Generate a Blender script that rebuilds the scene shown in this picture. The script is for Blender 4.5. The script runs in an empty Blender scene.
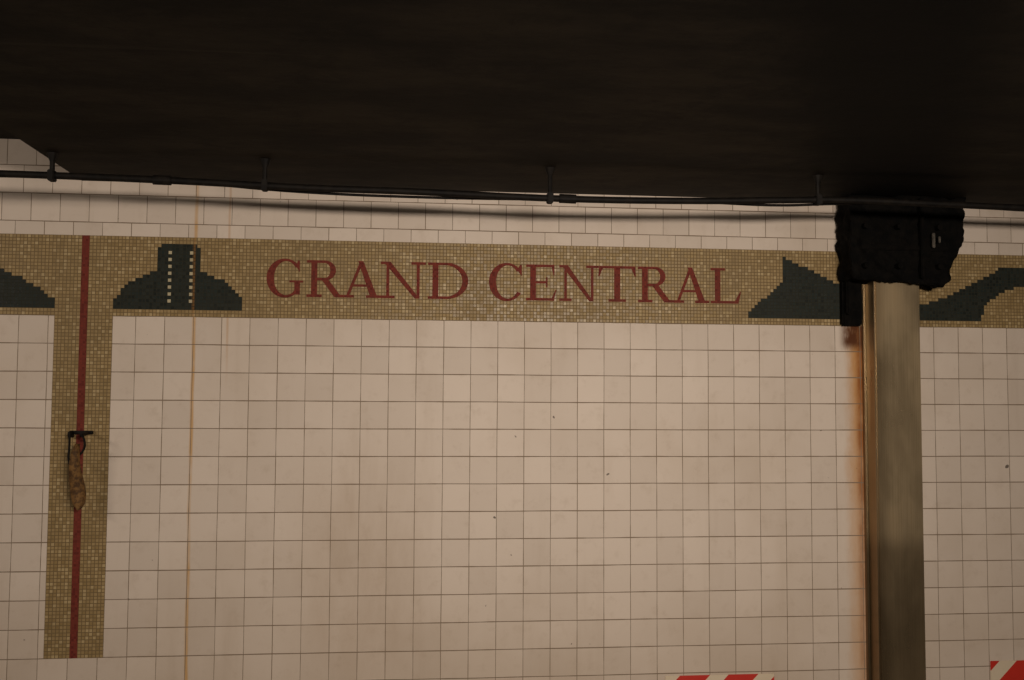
import bpy, bmesh, math, random
from mathutils import Vector, Matrix
random.seed(4)
sc=bpy.context.scene
sc.view_settings.view_transform='Standard'
T=0.108; C=0.0135
ZB=1.907; ZT=ZB+23*C; ZCEIL=2.43

# ---------------------------------------------------------------- node helper
class NT:
    def __init__(s,name):
        s.m=bpy.data.materials.new(name); s.m.use_nodes=True
        s.t=s.m.node_tree; s.b=s.t.nodes['Principled BSDF']
    def n(s,ty,**k):
        x=s.t.nodes.new(ty)
        for a,b in k.items(): setattr(x,a,b)
        return x
    def l(s,a,b): s.t.links.new(a,b)
    def put(s,v,sock):
        if isinstance(v,(int,float,tuple,list)): sock.default_value=v
        else: s.l(v,sock)
    def M(s,op,a,b=0.0,c=0.0):
        x=s.n('ShaderNodeMath',operation=op)
        s.put(a,x.inputs[0]); s.put(b,x.inputs[1]); s.put(c,x.inputs[2]); return x.outputs[0]
    def xyz(s):
        tc=s.n('ShaderNodeNewGeometry'); sp=s.n('ShaderNodeSeparateXYZ'); s.l(tc.outputs['Position'],sp.inputs[0])
        return tc.outputs['Position'],sp.outputs[0],sp.outputs[1],sp.outputs[2]
    def mix(s,f,a,b,mode='MIX'):
        x=s.n('ShaderNodeMix',data_type='RGBA',blend_type=mode)
        s.put(f,x.inputs[0]); s.put(a,x.inputs[6]); s.put(b,x.inputs[7]); return x.outputs[2]
    def comb(s,a,b,c=0.0):
        x=s.n('ShaderNodeCombineXYZ'); s.put(a,x.inputs[0]); s.put(b,x.inputs[1]); s.put(c,x.inputs[2]); return x.outputs[0]
    def noise(s,vec,scale,detail=3,rough=.5):
        x=s.n('ShaderNodeTexNoise'); s.l(vec,x.inputs['Vector']); x.inputs['Scale'].default_value=scale
        x.inputs['Detail'].default_value=detail; x.inputs['Roughness'].default_value=rough; return x.outputs['Fac']
    def white(s,vec):
        x=s.n('ShaderNodeTexWhiteNoise',noise_dimensions='3D'); s.l(vec,x.inputs['Vector']); return x.outputs['Value'],x.outputs['Color']
    def ramp(s,v,a,b,lo=0.0,hi=1.0):
        x=s.n('ShaderNodeMapRange',interpolation_type='SMOOTHSTEP'); s.put(v,x.inputs[0])
        if a>b: a,b,lo,hi=b,a,hi,lo
        x.inputs[1].default_value=a;x.inputs[2].default_value=b;x.inputs[3].default_value=lo;x.inputs[4].default_value=hi
        return x.outputs[0]
    def vmul(s,vec,k):
        x=s.n('ShaderNodeVectorMath',operation='MULTIPLY'); s.l(vec,x.inputs[0]); x.inputs[1].default_value=k; return x.outputs[0]
    def bump(s,h,st=.3,dist=.002):
        x=s.n('ShaderNodeBump'); x.inputs['Strength'].default_value=st; x.inputs['Distance'].default_value=dist
        s.l(h,x.inputs['Height']); s.l(x.outputs[0],s.b.inputs['Normal'])

def c(r,g,b):
    f=lambda v:((v/255+.055)/1.055)**2.4 if v>10 else v/255/12.92
    return (f(r),f(g),f(b),1)

# ---------------------------------------------------------------- tile wall
def mat_tile():
    s=NT('glazed_wall_tile'); P,X,Y,Z=s.xyz()
    above=s.M('GREATER_THAN',Z,ZT)
    wob=s.M('MULTIPLY',s.M('SUBTRACT',s.noise(P,2.5,1),.5),.004)
    v0=s.M('DIVIDE',s.M('ADD',s.M('SUBTRACT',Z,ZB),wob),T)
    v1=s.M('DIVIDE',s.M('SUBTRACT',Z,ZT+.052),T)
    v=s.M('ADD',s.M('MULTIPLY',above,v1),s.M('MULTIPLY',s.M('SUBTRACT',1.0,above),v0))
    rowi=s.M('FLOOR',v)
    u=s.M('DIVIDE',s.M('ADD',s.M('SUBTRACT',X,.086),wob),T)
    rr,_=s.white(s.comb(rowi,7.0))
    u=s.M('ADD',u,s.M('MULTIPLY',above,rr))
    ui=s.M('FLOOR',u)
    fu=s.M('FRACT',u); fv=s.M('FRACT',v)
    du=s.M('MULTIPLY',s.M('MINIMUM',fu,s.M('SUBTRACT',1.0,fu)),T)
    dv=s.M('MULTIPLY',s.M('MINIMUM',fv,s.M('SUBTRACT',1.0,fv)),T)
    gn=s.noise(P,9,2)
    wv=s.ramp(gn,.3,.7,.0010,.0020)
    wh=s.ramp(gn,.3,.7,.0013,.0023)
    gu=s.M('LESS_THAN',du,s.M('MULTIPLY',wv,.8)); gv=s.M('LESS_THAN',dv,wh)
    g=s.M('MAXIMUM',gu,gv)
    rv,_=s.white(s.comb(ui,rowi,3.0))
    base=s.mix(rv,c(209,197,185),c(220,208,196))
    # grime
    big=s.noise(P,1.3,4,.6)
    base=s.mix(s.ramp(big,.45,.75,0,.28),base,c(180,162,140))
    vert=s.noise(s.vmul(P,(7,1,.9)),1.0,4,.6)
    base=s.mix(s.ramp(vert,.52,.85,0,.25),base,c(162,142,118))
    fine=s.noise(s.vmul(P,(1,1,1)),14,5,.7)
    base=s.mix(s.ramp(fine,.5,.8,0,.25),base,c(162,144,122))
    # brown water smear, mid-left low
    sx=s.M('MULTIPLY',s.ramp(X,.60,.90),s.ramp(X,1.32,1.05))
    sz=s.M('MULTIPLY',s.ramp(Z,1.6,1.0),s.ramp(Z,.4,.8,.6,1))
    sm=s.M('MULTIPLY',s.M('MULTIPLY',sx,sz),s.ramp(s.noise(s.vmul(P,(9,1,3)),1.0,5,.65),.3,.7,.45,1))
    base=s.mix(s.M('MULTIPLY',sm,.36),base,c(162,138,110))
    low=s.M('MULTIPLY',s.ramp(Z,1.1,.5),s.ramp(big,.3,.6,.2,.5))
    base=s.mix(s.M('MULTIPLY',low,.5),base,c(168,148,124))
    # thin yellow drips
    dn=s.M('MULTIPLY',s.M('SUBTRACT',s.noise(s.vmul(P,(0,1,3)),1.0,2),.5),.02)
    dd=s.M('ABSOLUTE',s.M('SUBTRACT',s.M('ADD',X,dn),.305))
    dr=s.M('MULTIPLY',s.ramp(dd,.010,.002),s.ramp(s.noise(s.vmul(P,(1,1,6)),1.0,3),.3,.6,.3,.8))
    base=s.mix(dr,base,c(196,152,88))
    dd2=s.M('ABSOLUTE',s.M('SUBTRACT',s.M('ADD',X,dn),.432))
    dr2=s.M('MULTIPLY',s.M('MULTIPLY',s.ramp(dd2,.007,.001),s.ramp(Z,1.6,1.9)),.4)
    base=s.mix(dr2,base,c(184,136,76))
    # rust beside column
    rn=s.noise(s.vmul(P,(14,1,5)),1.0,4,.7)
    rx=s.ramp(s.M('ADD',X,s.M('MULTIPLY',s.M('SUBTRACT',rn,.5),.07)),2.92,2.99)
    rz=s.ramp(Z,.7,1.9,.5,.9)
    rust=s.M('MULTIPLY',s.M('MULTIPLY',rx,rz),s.ramp(X,3.06,3.03))
    base=s.mix(rust,base,c(190,136,66))
    core=s.M('MULTIPLY',s.M('MULTIPLY',s.ramp(X,2.975,2.998),s.ramp(X,3.06,3.03)),s.M('MULTIPLY',s.ramp(rn,.35,.6,.4,.9),s.ramp(Z,.6,1.7,.5,1)))
    base=s.mix(core,base,c(140,80,26))
    topn=s.M('ADD',Z,s.M('MULTIPLY',s.M('SUBTRACT',rn,.5),.05))
    top=s.M('MULTIPLY',s.M('MULTIPLY',s.ramp(X,2.905,2.95),s.ramp(X,3.06,3.03)),s.M('MULTIPLY',s.ramp(topn,1.79,1.845),s.ramp(Z,1.93,1.90)))
    base=s.mix(s.M('MULTIPLY',top,s.ramp(rn,.35,.55,.5,1)),base,c(86,46,16))
    # specks
    sp=s.noise(P,26,1); base=s.mix(s.ramp(sp,.79,.81,0,.8),base,c(60,50,42))
    gc=s.mix(gn,c(104,90,76),c(150,134,116))
    col=s.mix(g,base,gc)
    s.l(col,s.b.inputs['Base Color'])
    s.l(s.M('ADD',s.M('MULTIPLY',g,.3),s.ramp(big,.3,.7,.45,.6)),s.b.inputs['Roughness'])
    s.b.inputs['Specular IOR Level'].default_value=.2
    tilt,_=s.white(s.comb(rowi,ui,9.0))
    s.bump(s.M('ADD',s.M('SUBTRACT',1.0,g),s.M('MULTIPLY',s.M('MULTIPLY',s.M('SUBTRACT',tilt,.5),fu),.5)),.3,.0012)
    return s.m

def mat_mosaic(name,cols,grout,cell=C,x0=0.0,z0=ZB,rough=.5,gw=.10,var=.5,spec=.3,light=.8,bs=.35):
    s=NT(name); P,X,Y,Z=s.xyz()
    u=s.M('DIVIDE',s.M('SUBTRACT',X,x0),cell); v=s.M('DIVIDE',s.M('SUBTRACT',Z,z0),cell)
    ui=s.M('FLOOR',u); vi=s.M('FLOOR',v); fu=s.M('FRACT',u); fv=s.M('FRACT',v)
    d=s.M('MINIMUM',s.M('MINIMUM',fu,s.M('SUBTRACT',1.0,fu)),s.M('MINIMUM',fv,s.M('SUBTRACT',1.0,fv)))
    g=s.M('LESS_THAN',d,gw)
    r,rc=s.white(s.comb(ui,vi,1.0)); r2,_=s.white(s.comb(vi,ui,5.0))
    a=s.mix(r,cols[0],cols[1]); a=s.mix(s.M('GREATER_THAN',r2,light),a,cols[2])
    big=s.noise(P,3.0,3,.6)
    a=s.mix(s.ramp(big,.4,.75,0,.35),a,grout)
    dd=s.M('ABSOLUTE',s.M('SUBTRACT',X,.300))
    a=s.mix(s.M('MULTIPLY',s.ramp(dd,.008,.002),.35),a,c(176,122,58))
    s.l(s.mix(g,a,grout),s.b.inputs['Base Color'])
    s.l(s.M('ADD',s.M('MULTIPLY',g,.3),s.ramp(r,0,1,rough-.15,rough+.12)),s.b.inputs['Roughness'])
    s.b.inputs['Specular IOR Level'].default_value=spec
    s.bump(s.M('ADD',s.M('SUBTRACT',1.0,g),s.M('ADD',s.M('MULTIPLY',s.M('MULTIPLY',s.M('SUBTRACT',r,.5),fu),var),s.M('MULTIPLY',s.M('MULTIPLY',s.M('SUBTRACT',r2,.5),fv),var))),bs,.0010)
    return s.m

def mat_simple(name,ca,cb,scale=20,rough=.6,metal=0,bump=.2,dist=.002,stretch=(1,1,1),detail=4,lo=.35,hi=.65,spec=.4):
    s=NT(name); P,X,Y,Z=s.xyz()
    n=s.noise(s.vmul(P,stretch),scale,detail,.6)
    s.l(s.mix(s.ramp(n,lo,hi),ca,cb),s.b.inputs['Base Color'])
    s.b.inputs['Roughness'].default_value=rough; s.b.inputs['Metallic'].default_value=metal
    s.b.inputs['Specular IOR Level'].default_value=spec
    s.bump(n,bump,dist); return s.m

def mat_slab():
    s=NT('sooty_painted_concrete'); P,X,Y,Z=s.xyz()
    n=s.noise(s.vmul(P,(1.1,2.8,1)),1.6,7,.7)
    n2=s.noise(P,6,6,.72)
    a=s.mix(s.ramp(n,.35,.68),c(27,24,20),c(52,46,37))
    a=s.mix(s.ramp(n2,.48,.68,0,.6),a,c(19,17,15))
    # scrape lines running along the soffit
    n3=s.noise(s.vmul(P,(.5,26,1)),1.0,2,.5)
    a=s.mix(s.ramp(n3,.68,.74,0,.25),a,c(70,63,52))
    # soot plume spreading from the beam seat
    cx=s.M('ADD',3.15,s.M('MULTIPLY',Y,.5))
    dx=s.M('ABSOLUTE',s.M('SUBTRACT',s.M('ADD',X,s.M('MULTIPLY',s.M('SUBTRACT',n2,.5),.25)),cx))
    a=s.mix(s.ramp(dx,.42,.12,0,.9),a,c(5,5,5))
    s.l(a,s.b.inputs['Base Color']); s.b.inputs['Roughness'].default_value=.8
    s.b.inputs['Specular IOR Level'].default_value=.15
    s.bump(n2,.5,.006); return s.m

def mat_steel():
    s=NT('brushed_stainless_steel'); P,X,Y,Z=s.xyz()
    n=s.noise(s.vmul(P,(260,260,2.0)),1.0,3,.6)
    st=s.noise(s.vmul(P,(3,3,1.2)),1.6,4,.6)
    a=s.mix(s.ramp(n,.3,.7),c(192,172,138),c(208,188,154))
    a=s.mix(s.ramp(st,.5,.75,0,.3),a,c(158,132,94))
    a=s.mix(s.ramp(X,3.09,3.015,0,.55),a,c(92,72,46))  # painted shading: left side face darker, front lightening to the right
    a=s.mix(s.ramp(Z,1.08,.98,0,.5),a,c(92,76,54))  # dark lower part of the room's reflection, painted into the steel colour
    s.l(a,s.b.inputs['Base Color']); s.b.inputs['Metallic'].default_value=.88
    s.l(s.ramp(st,.3,.7,.26,.38),s.b.inputs['Roughness'])
    s.bump(n,.08,.0004); return s.m

def mat_hazard():
    s=NT('red_white_hazard_stripe'); P,X,Y,Z=s.xyz()
    q=s.M('FRACT',s.M('DIVIDE',s.M('SUBTRACT',s.M('SUBTRACT',X,Z),.06),.20))
    n=s.noise(P,12,3)
    w=s.mix(n,c(205,190,165),c(225,212,190)); r=s.mix(n,c(184,42,32),c(204,54,40))
    s.l(s.mix(s.M('GREATER_THAN',q,.38),w,r),s.b.inputs['Base Color']); s.b.inputs['Roughness'].default_value=.4
    return s.m

# ---------------------------------------------------------------- mesh helpers
def obj(name,bm,mats,parent=None,smooth=False):
    me=bpy.data.meshes.new(name); bm.to_mesh(me); bm.free()
    for m in (mats if isinstance(mats,list) else [mats]): me.materials.append(m)
    if smooth:
        for p in me.polygons:p.use_smooth=True
    o=bpy.data.objects.new(name,me); sc.collection.objects.link(o)
    if parent:o.parent=parent
    return o
def empty(name):
    e=bpy.data.objects.new(name,None); sc.collection.objects.link(e); return e
def box(bm,x0,x1,y0,y1,z0,z1,bev=0,mi=0):
    r=bmesh.ops.create_cube(bm,size=1.0,matrix=Matrix.Translation(((x0+x1)/2,(y0+y1)/2,(z0+z1)/2))@Matrix.Diagonal((x1-x0,y1-y0,z1-z0,1)))
    fs={f for v in r['verts'] for f in v.link_faces}
    for f in fs:f.material_index=mi
    if bev:
        es={e for v in r['verts'] for e in v.link_edges}
        bmesh.ops.bevel(bm,geom=list(es),offset=bev,segments=2,affect='EDGES')
def prism(bm,pts,y0,y1,mi=0):
    area=sum(pts[i][0]*pts[(i+1)%len(pts)][1]-pts[(i+1)%len(pts)][0]*pts[i][1] for i in range(len(pts)))
    if area<0: pts=pts[::-1]
    a=[bm.verts.new((x,y1,z)) for x,z in pts]; b=[bm.verts.new((x,y0,z)) for x,z in pts]
    f=bm.faces.new(a); f.material_index=mi
    for i in range(len(pts)):
        j=(i+1)%len(pts); q=bm.faces.new((a[j],a[i],b[i],b[j])); q.material_index=mi
def cyl(bm,p0,p1,r,seg=12,mi=0,r2=None):
    p0=Vector(p0);p1=Vector(p1);d=p1-p0
    m=Matrix.Translation((p0+p1)/2)@d.to_track_quat('Z','Y').to_matrix().to_4x4()
    r_=bmesh.ops.create_cone(bm,segments=seg,radius1=r,radius2=r if r2 is None else r2,depth=d.length,cap_ends=True,matrix=m)
    for f in {f for v in r_['verts'] for f in v.link_faces}: f.material_index=mi
def tube(name,pts,r,mat,parent=None):
    cu=bpy.data.curves.new(name,'CURVE'); cu.dimensions='3D'; cu.bevel_depth=r; cu.bevel_resolution=4; cu.resolution_u=8; cu.use_fill_caps=True
    sp=cu.splines.new('BEZIER'); sp.bezier_points.add(len(pts)-1)
    for b,p in zip(sp.bezier_points,pts): b.co=p; b.handle_left_type=b.handle_right_type='AUTO'
    cu.materials.append(mat); o=bpy.data.objects.new(name,cu); sc.collection.objects.link(o)
    if parent:o.parent=parent
    return o
def inside(x,z,poly):
    r=False;n=len(poly)
    for i in range(n):
        x1,z1=poly[i];x2,z2=poly[(i+1)%n]
        if (z1>z)!=(z2>z) and x<(x2-x1)*(z-z1)/(z2-z1)+x1: r=not r
    return r

# ---------------------------------------------------------------- materials
M_tile=mat_tile()
M_band=mat_mosaic('gold_beige_mosaic',(c(144,122,82),c(166,143,101),c(180,159,118)),c(112,94,64),light=.87)
M_green=mat_mosaic('dark_green_mosaic',(c(32,37,35),c(44,49,45),c(37,45,43)),c(48,48,39),gw=.07,spec=.15)
M_cream=mat_mosaic('cream_mosaic',(c(180,170,140),c(195,186,155),c(190,180,150)),c(100,92,70),gw=.06)
M_red=mat_mosaic('brick_red_mosaic',(c(112,48,42),c(128,58,50),c(102,42,38)),c(100,60,48),cell=.009,gw=.05,var=.0,spec=.08,rough=.7,bs=.1)
M_slab=mat_slab()
M_steel=mat_steel()
M_soot=mat_simple('corroded_sooty_steel',c(3,3,3),c(12,10,8),26,.85,.0,.9,.01,spec=.12)
M_iron=mat_simple('dark_painted_iron',c(10,8,7),c(24,20,16),40,.65,.0,.3,spec=.2)
M_rusty=mat_simple('rusted_strap',c(74,50,24),c(128,94,50),60,.7,.2,.4)
M_tagw=mat_simple('grimy_label',c(60,56,50),c(90,84,76),90,.6)
M_haz=mat_hazard()
M_floor=mat_simple('platform_concrete',c(96,88,78),c(128,118,104),4,.7,0,.3)

# ---------------------------------------------------------------- room shell
bm=bmesh.new(); box(bm,-4,8,0,.2,0,3.2); obj('wall_back',bm,M_tile)
bm=bmesh.new(); box(bm,-4,8,-7.5,.2,-.15,0); obj('floor',bm,M_floor)
bm=bmesh.new(); box(bm,-.13,8,-7.5,-.0005,ZCEIL,2.75); box(bm,-4,-.13,-7.5,-.0005,2.585,2.75); obj('ceiling',bm,M_slab)
bm=bmesh.new(); box(bm,-4.2,-4,-7.5,.2,0,3.2); obj('wall_left',bm,M_tile)

# ---------------------------------------------------------------- mosaic frieze
fr=empty('mosaic_frieze')
bm=bmesh.new(); box(bm,-3.99,7.99,-.0014,-.0002,ZB,ZT); box(bm,-16*C,0,-.0014,-.0002,ZB-96*C,ZB-.0001)
obj('gold_band',bm,M_band,fr)
def raster(bm,poly,y=-.0024,dots=None):
    xs=[p[0] for p in poly];zs=[p[1] for p in poly]
    for i in range(math.floor(min(xs)/C),math.ceil(max(xs)/C)):
        for j in range(math.floor((min(zs)-ZB)/C),math.ceil((max(zs)-ZB)/C)):
            if inside((i+.5)*C,ZB+(j+.5)*C,poly):
                x0=i*C;z0=ZB+j*C; mi=1 if dots and dots(i,j) else 0
                f=bm.faces.new([bm.verts.new(p) for p in ((x0,y,z0),(x0+C,y,z0),(x0+C,y,z0+C),(x0,y,z0+C))]); f.material_index=mi
bm=bmesh.new()
bell=[(-.001,1.933),(-.001,1.968),(.031,2.008),(.060,2.039),(.108,2.060),(.163,2.090),(.163,2.172),(.190,2.197),(.305,2.197),(.325,2.172),(.327,2.091),(.361,2.072),(.419,2.046),(.470,2.003),(.487,1.976),(.487,1.933)]
raster(bm,bell,dots=lambda i,j:(i in(15,21)) and j%2==0 and j>=3 and j<=19)
raster(bm,[(-.215,1.933),(-.216,1.965),(-.273,2.010),(-.347,2.051),(-.422,2.084),(-.50,2.11),(-.50,2.172),(-.52,2.197),(-.64,2.197),(-.66,2.172),(-.66,2.11),(-.90,2.0),(-.93,1.933)])
raster(bm,[(2.52,1.934),(2.53,1.955),(2.674,2.094),(2.670,2.192),(2.877,2.097),(3.02,2.03),(3.02,1.934)])
raster(bm,[(3.20,1.934),(3.535,1.934),(3.557,2.003),(3.648,2.068),(3.734,2.087),(4.1,2.087),(4.1,2.165),(3.627,2.160),(3.514,2.095),(3.379,2.030),(3.20,1.98)])
obj('green_skyline_figures',bm,[M_green,M_cream],fr)
bm=bmesh.new(); box(bm,-9*C,-7*C,-.0024,-.0005,ZB-96*C,ZT-.0005); obj('red_stripe',bm,M_red,fr)

# ---------------------------------------------------------------- lettering
def rect(x0,y0,x1,y1): return [(x0,y0),(x1,y0),(x1,y1),(x0,y1)]
def ring(co,ro,ci,ri,a0,a1,n=28):
    out=[]
    for k in range(n):
        t0=math.radians(a0+(a1-a0)*k/n); t1=math.radians(a0+(a1-a0)*(k+1)/n)
        out.append([(co[0]+ro[0]*math.cos(t0),co[1]+ro[1]*math.sin(t0)),(co[0]+ro[0]*math.cos(t1),co[1]+ro[1]*math.sin(t1)),
                    (ci[0]+ri[0]*math.cos(t1),ci[1]+ri[1]*math.sin(t1)),(ci[0]+ri[0]*math.cos(t0),ci[1]+ri[1]*math.sin(t0))])
    return out
h=.072
G={
'G':(1.0,ring((.5,.5),(.5,.53),(.53,.5),(.33,.46),38,318)+[[(.90,.98),(.85,.98),(.80,.84),(.90,.66)],rect(.76,.06,.91,.44),rect(.62,.385,1.0,.44)]),
'C':(.94,ring((.5,.5),(.5,.53),(.53,.5),(.33,.46),38,325)+[[(.93,.98),(.88,.98),(.80,.84),(.93,.66)]]),
'R':(1.02,[rect(.12,0,.28,1),rect(0,0,.41,h),rect(0,1-h,.3,1),rect(.28,1-h,.48,1),rect(.28,.45,.5,.45+h)]+ring((.47,.725),(.31,.275),(.47,.725),(.16,.205),-90,90,16)+[[(.40,.47),(.57,.49),(.92,.03),(.75,.0)],rect(.75,0,1.02,h)]),
'A':(1.04,[[(.12,.03),(.20,.03),(.54,.93),(.48,1.0)],[(.43,1),(.56,1),(.93,.03),(.745,.03)],rect(.25,.30,.75,.365),rect(0,0,.33,h),rect(.64,0,1.04,h)]),
'N':(1.12,[rect(.14,0,.215,1),[(.06,1),(.24,1),(.97,.0),(.85,.0)],rect(.895,0,.97,1),rect(0,0,.35,h),rect(0,1-h,.22,1),rect(.76,1-h,1.12,1)]),
'D':(1.08,[rect(.12,0,.28,1),rect(0,0,.5,h),rect(0,1-h,.5,1)]+ring((.49,.5),(.59,.5),(.47,.5),(.45,.43),-90,90,20)),
'E':(.86,[rect(.12,0,.28,1),rect(0,1-h,.80,1),rect(0,0,.80,h),rect(.28,.475,.58,.475+h),[(.80,1),(.72,1-h),(.775,.70),(.80,.70)],[(.72,h),(.78,0),(.86,.30),(.83,.30)],rect(.56,.37,.605,.65)]),
'T':(1.0,[rect(.42,0,.58,1),rect(.02,1-h,.98,1),rect(.27,0,.73,h),[(0,.70),(.03,.70),(.12,1-h),(.02,1)],[(1,.70),(.97,.70),(.88,1-h),(.98,1)]]),
'L':(.88,[rect(.12,0,.28,1),rect(0,0,.80,h),rect(0,1-h,.42,1),[(.70,h),(.80,0),(.88,.34),(.85,.34)]]),
}
lay=[('G',.578,.720),('R',.733,.882),('A',.868,1.026),('N',1.022,1.200),('D',1.209,1.370),
('C',1.453,1.587),('E',1.603,1.727),('N',1.738,1.900),('T',1.898,2.054),('R',2.062,2.212),('A',2.205,2.360),('L',2.366,2.495)]
bm=bmesh.new(); z0=1.992; H=.146
for ch,a,b in lay:
    w,parts=G[ch]; k=(b-a)/w
    for n_,p in enumerate(parts): prism(bm,[(a+x*k,z0+y*H) for x,y in p],-.0010,-.0022-.00004*n_)
obj('grand_central_lettering',bm,M_red,fr)

# ---------------------------------------------------------------- column
col=empty('steel_column')
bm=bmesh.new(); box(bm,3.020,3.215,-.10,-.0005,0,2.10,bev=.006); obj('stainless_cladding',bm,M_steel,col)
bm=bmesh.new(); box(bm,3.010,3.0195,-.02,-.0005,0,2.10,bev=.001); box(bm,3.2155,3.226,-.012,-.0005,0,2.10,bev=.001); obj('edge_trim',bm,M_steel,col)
# ---------------------------------------------------------------- beam seat / corroded head
head=empty('corroded_beam_bracket')
bm=bmesh.new()
prism(bm,[(2.905,2.428),(2.905,2.13),(2.915,2.09),(3.03,2.085),(3.20,2.08),(3.30,2.062),(3.325,2.10),(3.335,2.17),(3.385,2.25),(3.395,2.428)],-.01,-.14)
bmesh.ops.triangulate(bm,faces=bm.faces[:])
for _ in range(4): bmesh.ops.subdivide_edges(bm,edges=[e for e in bm.edges if e.calc_length()>.018],cuts=1,use_grid_fill=True)
bmesh.ops.triangulate(bm,faces=bm.faces[:])
o=obj('haunch',bm,M_soot,head,True)
tx=bpy.data.textures.new('crust','CLOUDS'); tx.noise_scale=.04; tx.noise_depth=3
md=o.modifiers.new('crust','DISPLACE'); md.texture=tx; md.strength=.045; md.mid_level=.5
bm=bmesh.new()
box(bm,2.915,3.0,-.035,-.002,1.905,2.10,bev=.006)
box(bm,2.922,2.945,-.06,-.002,1.95,2.10,bev=.006)
for x in (2.96,3.1,3.27):
    for z in (2.14,2.30): cyl(bm,(x,-.13,z),(x,-.170,z),.013,6)
box(bm,2.94,3.32,-.152,-.13,2.205,2.225,bev=.004)
box(bm,3.19,3.205,-.165,-.13,2.09,2.42,bev=.003)
obj('flange_plates_and_bolts',bm,M_soot,head)
bm=bmesh.new(); box(bm,3.235,3.247,-.172,-.162,2.215,2.275,bev=.002); box(bm,3.262,3.270,-.172,-.162,2.235,2.262,bev=.002); obj('labels',bm,M_tagw,head)

# ---------------------------------------------------------------- conduit + hangers
cd=empty('ceiling_conduit')
Y=-.45
k1=(3.98+Y)/3.98; k0=(3.98-.70)/3.98
raw=[(-3.5,2.30),(-1.2,2.303),(-.17,2.300),(.34,2.293),(.785,2.281),(1.17,2.277),(1.634,2.267),(2.12,2.272),(2.40,2.282),(2.606,2.288),(2.935,2.284),(3.28,2.278),(4.2,2.28),(6.5,2.28)]
pts=[(1.135+(x-1.135)*k1/k0,1.6+(z-1.6)*k1/k0) for x,z in raw]
tube('pipe',[(x,Y,z) for x,z in pts],.0125,M_iron,cd)
tube('cable',[(x,Y+.024,z-.006-.010*math.sin(i*1.7)) for i,(x,z) in enumerate(pts)],.005,M_iron,cd)
def zc(x):
    for (a,za),(b,zb) in zip(pts,pts[1:]):
        if a<=x<=b: return za+(zb-za)*(x-a)/(b-a)
bm=bmesh.new()
X_=lambda x:1.135+(x-1.135)*k1/k0
for x in (.34,1.66): cyl(bm,(X_(x)-.03,Y,zc(X_(x))+.0005),(X_(x)+.03,Y,zc(X_(x))-.0005),.017,16)
for x in (-1.0,.0,.664,1.60,2.531,3.45,4.4):
    x=X_(x); z=zc(x); top=(ZCEIL if x>-.13 else 2.585)
    cyl(bm,(x,Y,z),(x,Y,top-.001),.0085,10)
    cyl(bm,(x,Y,top-.03),(x,Y,top-.001),.009,10,r2=.020)
    box(bm,x-.011,x+.011,Y-.019,Y+.019,z-.019,z+.019,bev=.003)
obj('hangers_and_couplings',bm,M_iron,cd)

# ---------------------------------------------------------------- broken fixture on the stripe
hk=empty('broken_hanging_clamp')
bm=bmesh.new()
box(bm,-.145,-.058,-.014,-.0026,1.452,1.466,bev=.002)
box(bm,-.138,-.128,-.05,-.0026,1.44,1.464,bev=.002)
cyl(bm,(-.075,-.003,1.458),(-.075,-.09,1.452),.006)
obj('wall_bar',bm,M_iron,hk)
tube('wire',[(-.075,-.088,1.455),(-.062,-.095,1.43),(-.065,-.09,1.40),(-.09,-.09,1.37),(-.118,-.09,1.345)],.004,M_iron,hk)
tube('wire_loop',[(-.132,-.045,1.455),(-.124,-.07,1.40),(-.120,-.085,1.36),(-.108,-.09,1.33)],.004,M_iron,hk)
bm=bmesh.new()
prof=[(1.42,-.088,.008),(1.39,-.092,.014),(1.35,-.094,.018),(1.31,-.092,.022),(1.27,-.087,.025),(1.23,-.083,.026),(1.20,-.080,.021),(1.183,-.077,.012),(1.175,-.076,.003)]
rings=[]
for k,(z,x,w) in enumerate(prof):
    rings.append([bm.verts.new((x+w*math.cos(t*math.pi/5),-.090-.010*math.sin(k*.9)+.010*math.sin(t*math.pi/5)+.35*w*math.cos(t*math.pi/5),z)) for t in range(10)])
for a,b in zip(rings,rings[1:]):
    for i in range(10): bm.faces.new((a[i],a[(i+1)%10],b[(i+1)%10],b[i]))
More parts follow.
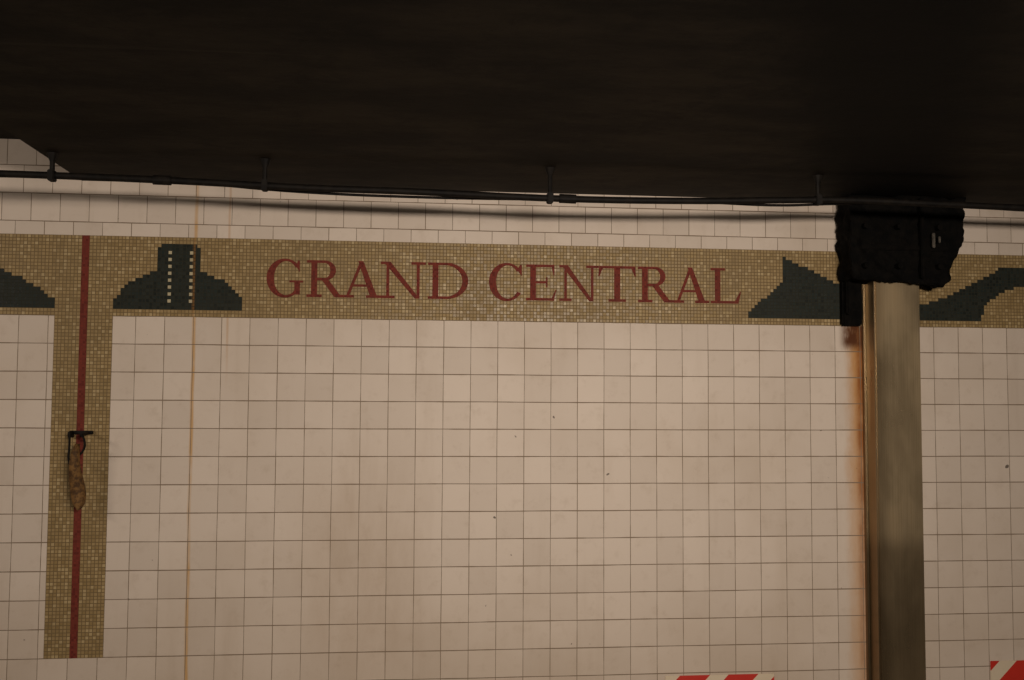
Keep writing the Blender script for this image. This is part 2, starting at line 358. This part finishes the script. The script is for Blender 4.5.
bm.faces.new(rings[0]); bm.faces.new(rings[-1][::-1])
bmesh.ops.recalc_face_normals(bm,faces=bm.faces[:])
obj('dangling_strap',bm,M_rusty,hk,True)

# ---------------------------------------------------------------- hazard signs
for x0,x1,zt in ((2.17,2.62,.494),(3.545,3.995,.524)):
    bm=bmesh.new(); box(bm,x0,x1,-.004,-.0002,zt-.42,zt,bev=.001); obj('hazard_stripe_sign',bm,M_haz)

# ---------------------------------------------------------------- lights
def area(name,loc,target,sx,sy,e,colr,spread=180):
    l=bpy.data.lights.new(name,'AREA'); l.shape='RECTANGLE'; l.size=sx; l.size_y=sy; l.energy=e; l.color=colr; l.spread=math.radians(spread)
    o=bpy.data.objects.new(name,l); sc.collection.objects.link(o); o.location=loc
    o.rotation_euler=(Vector(target)-Vector(loc)).to_track_quat('-Z','Y').to_euler(); return o
area('fluorescent_lamp',(2.3,-4.9,2.12),(1.8,0,1.45),1.6,.25,46,(1,.845,.70),105)
area('fluorescent_lamp.001',(-2.2,-2.4,2.36),(.3,0,1.2),.8,.15,20,(1,.84,.69))
w=bpy.data.worlds.new('w'); sc.world=w; w.use_nodes=True
w.node_tree.nodes['Background'].inputs[0].default_value=(1,.8,.6,1); w.node_tree.nodes['Background'].inputs[1].default_value=.05

# ---------------------------------------------------------------- camera
yaw,pitch,roll=.1032,.0578,.0057
f=Vector((math.sin(yaw)*math.cos(pitch),math.cos(yaw)*math.cos(pitch),math.sin(pitch)))
rt=Vector((math.cos(yaw),-math.sin(yaw),0)); up=rt.cross(f)
r2=rt*math.cos(roll)+up*math.sin(roll); u2=-rt*math.sin(roll)+up*math.cos(roll)
mw=Matrix((( r2.x,u2.x,-f.x,1.1351),(r2.y,u2.y,-f.y,-3.9825),(r2.z,u2.z,-f.z,1.600),(0,0,0,1)))
cam=bpy.data.cameras.new('camera'); co=bpy.data.objects.new('camera',cam); sc.collection.objects.link(co)
co.matrix_world=mw; cam.sensor_width=36; cam.lens=36*1000/1024; cam.clip_start=.05
sc.camera=co
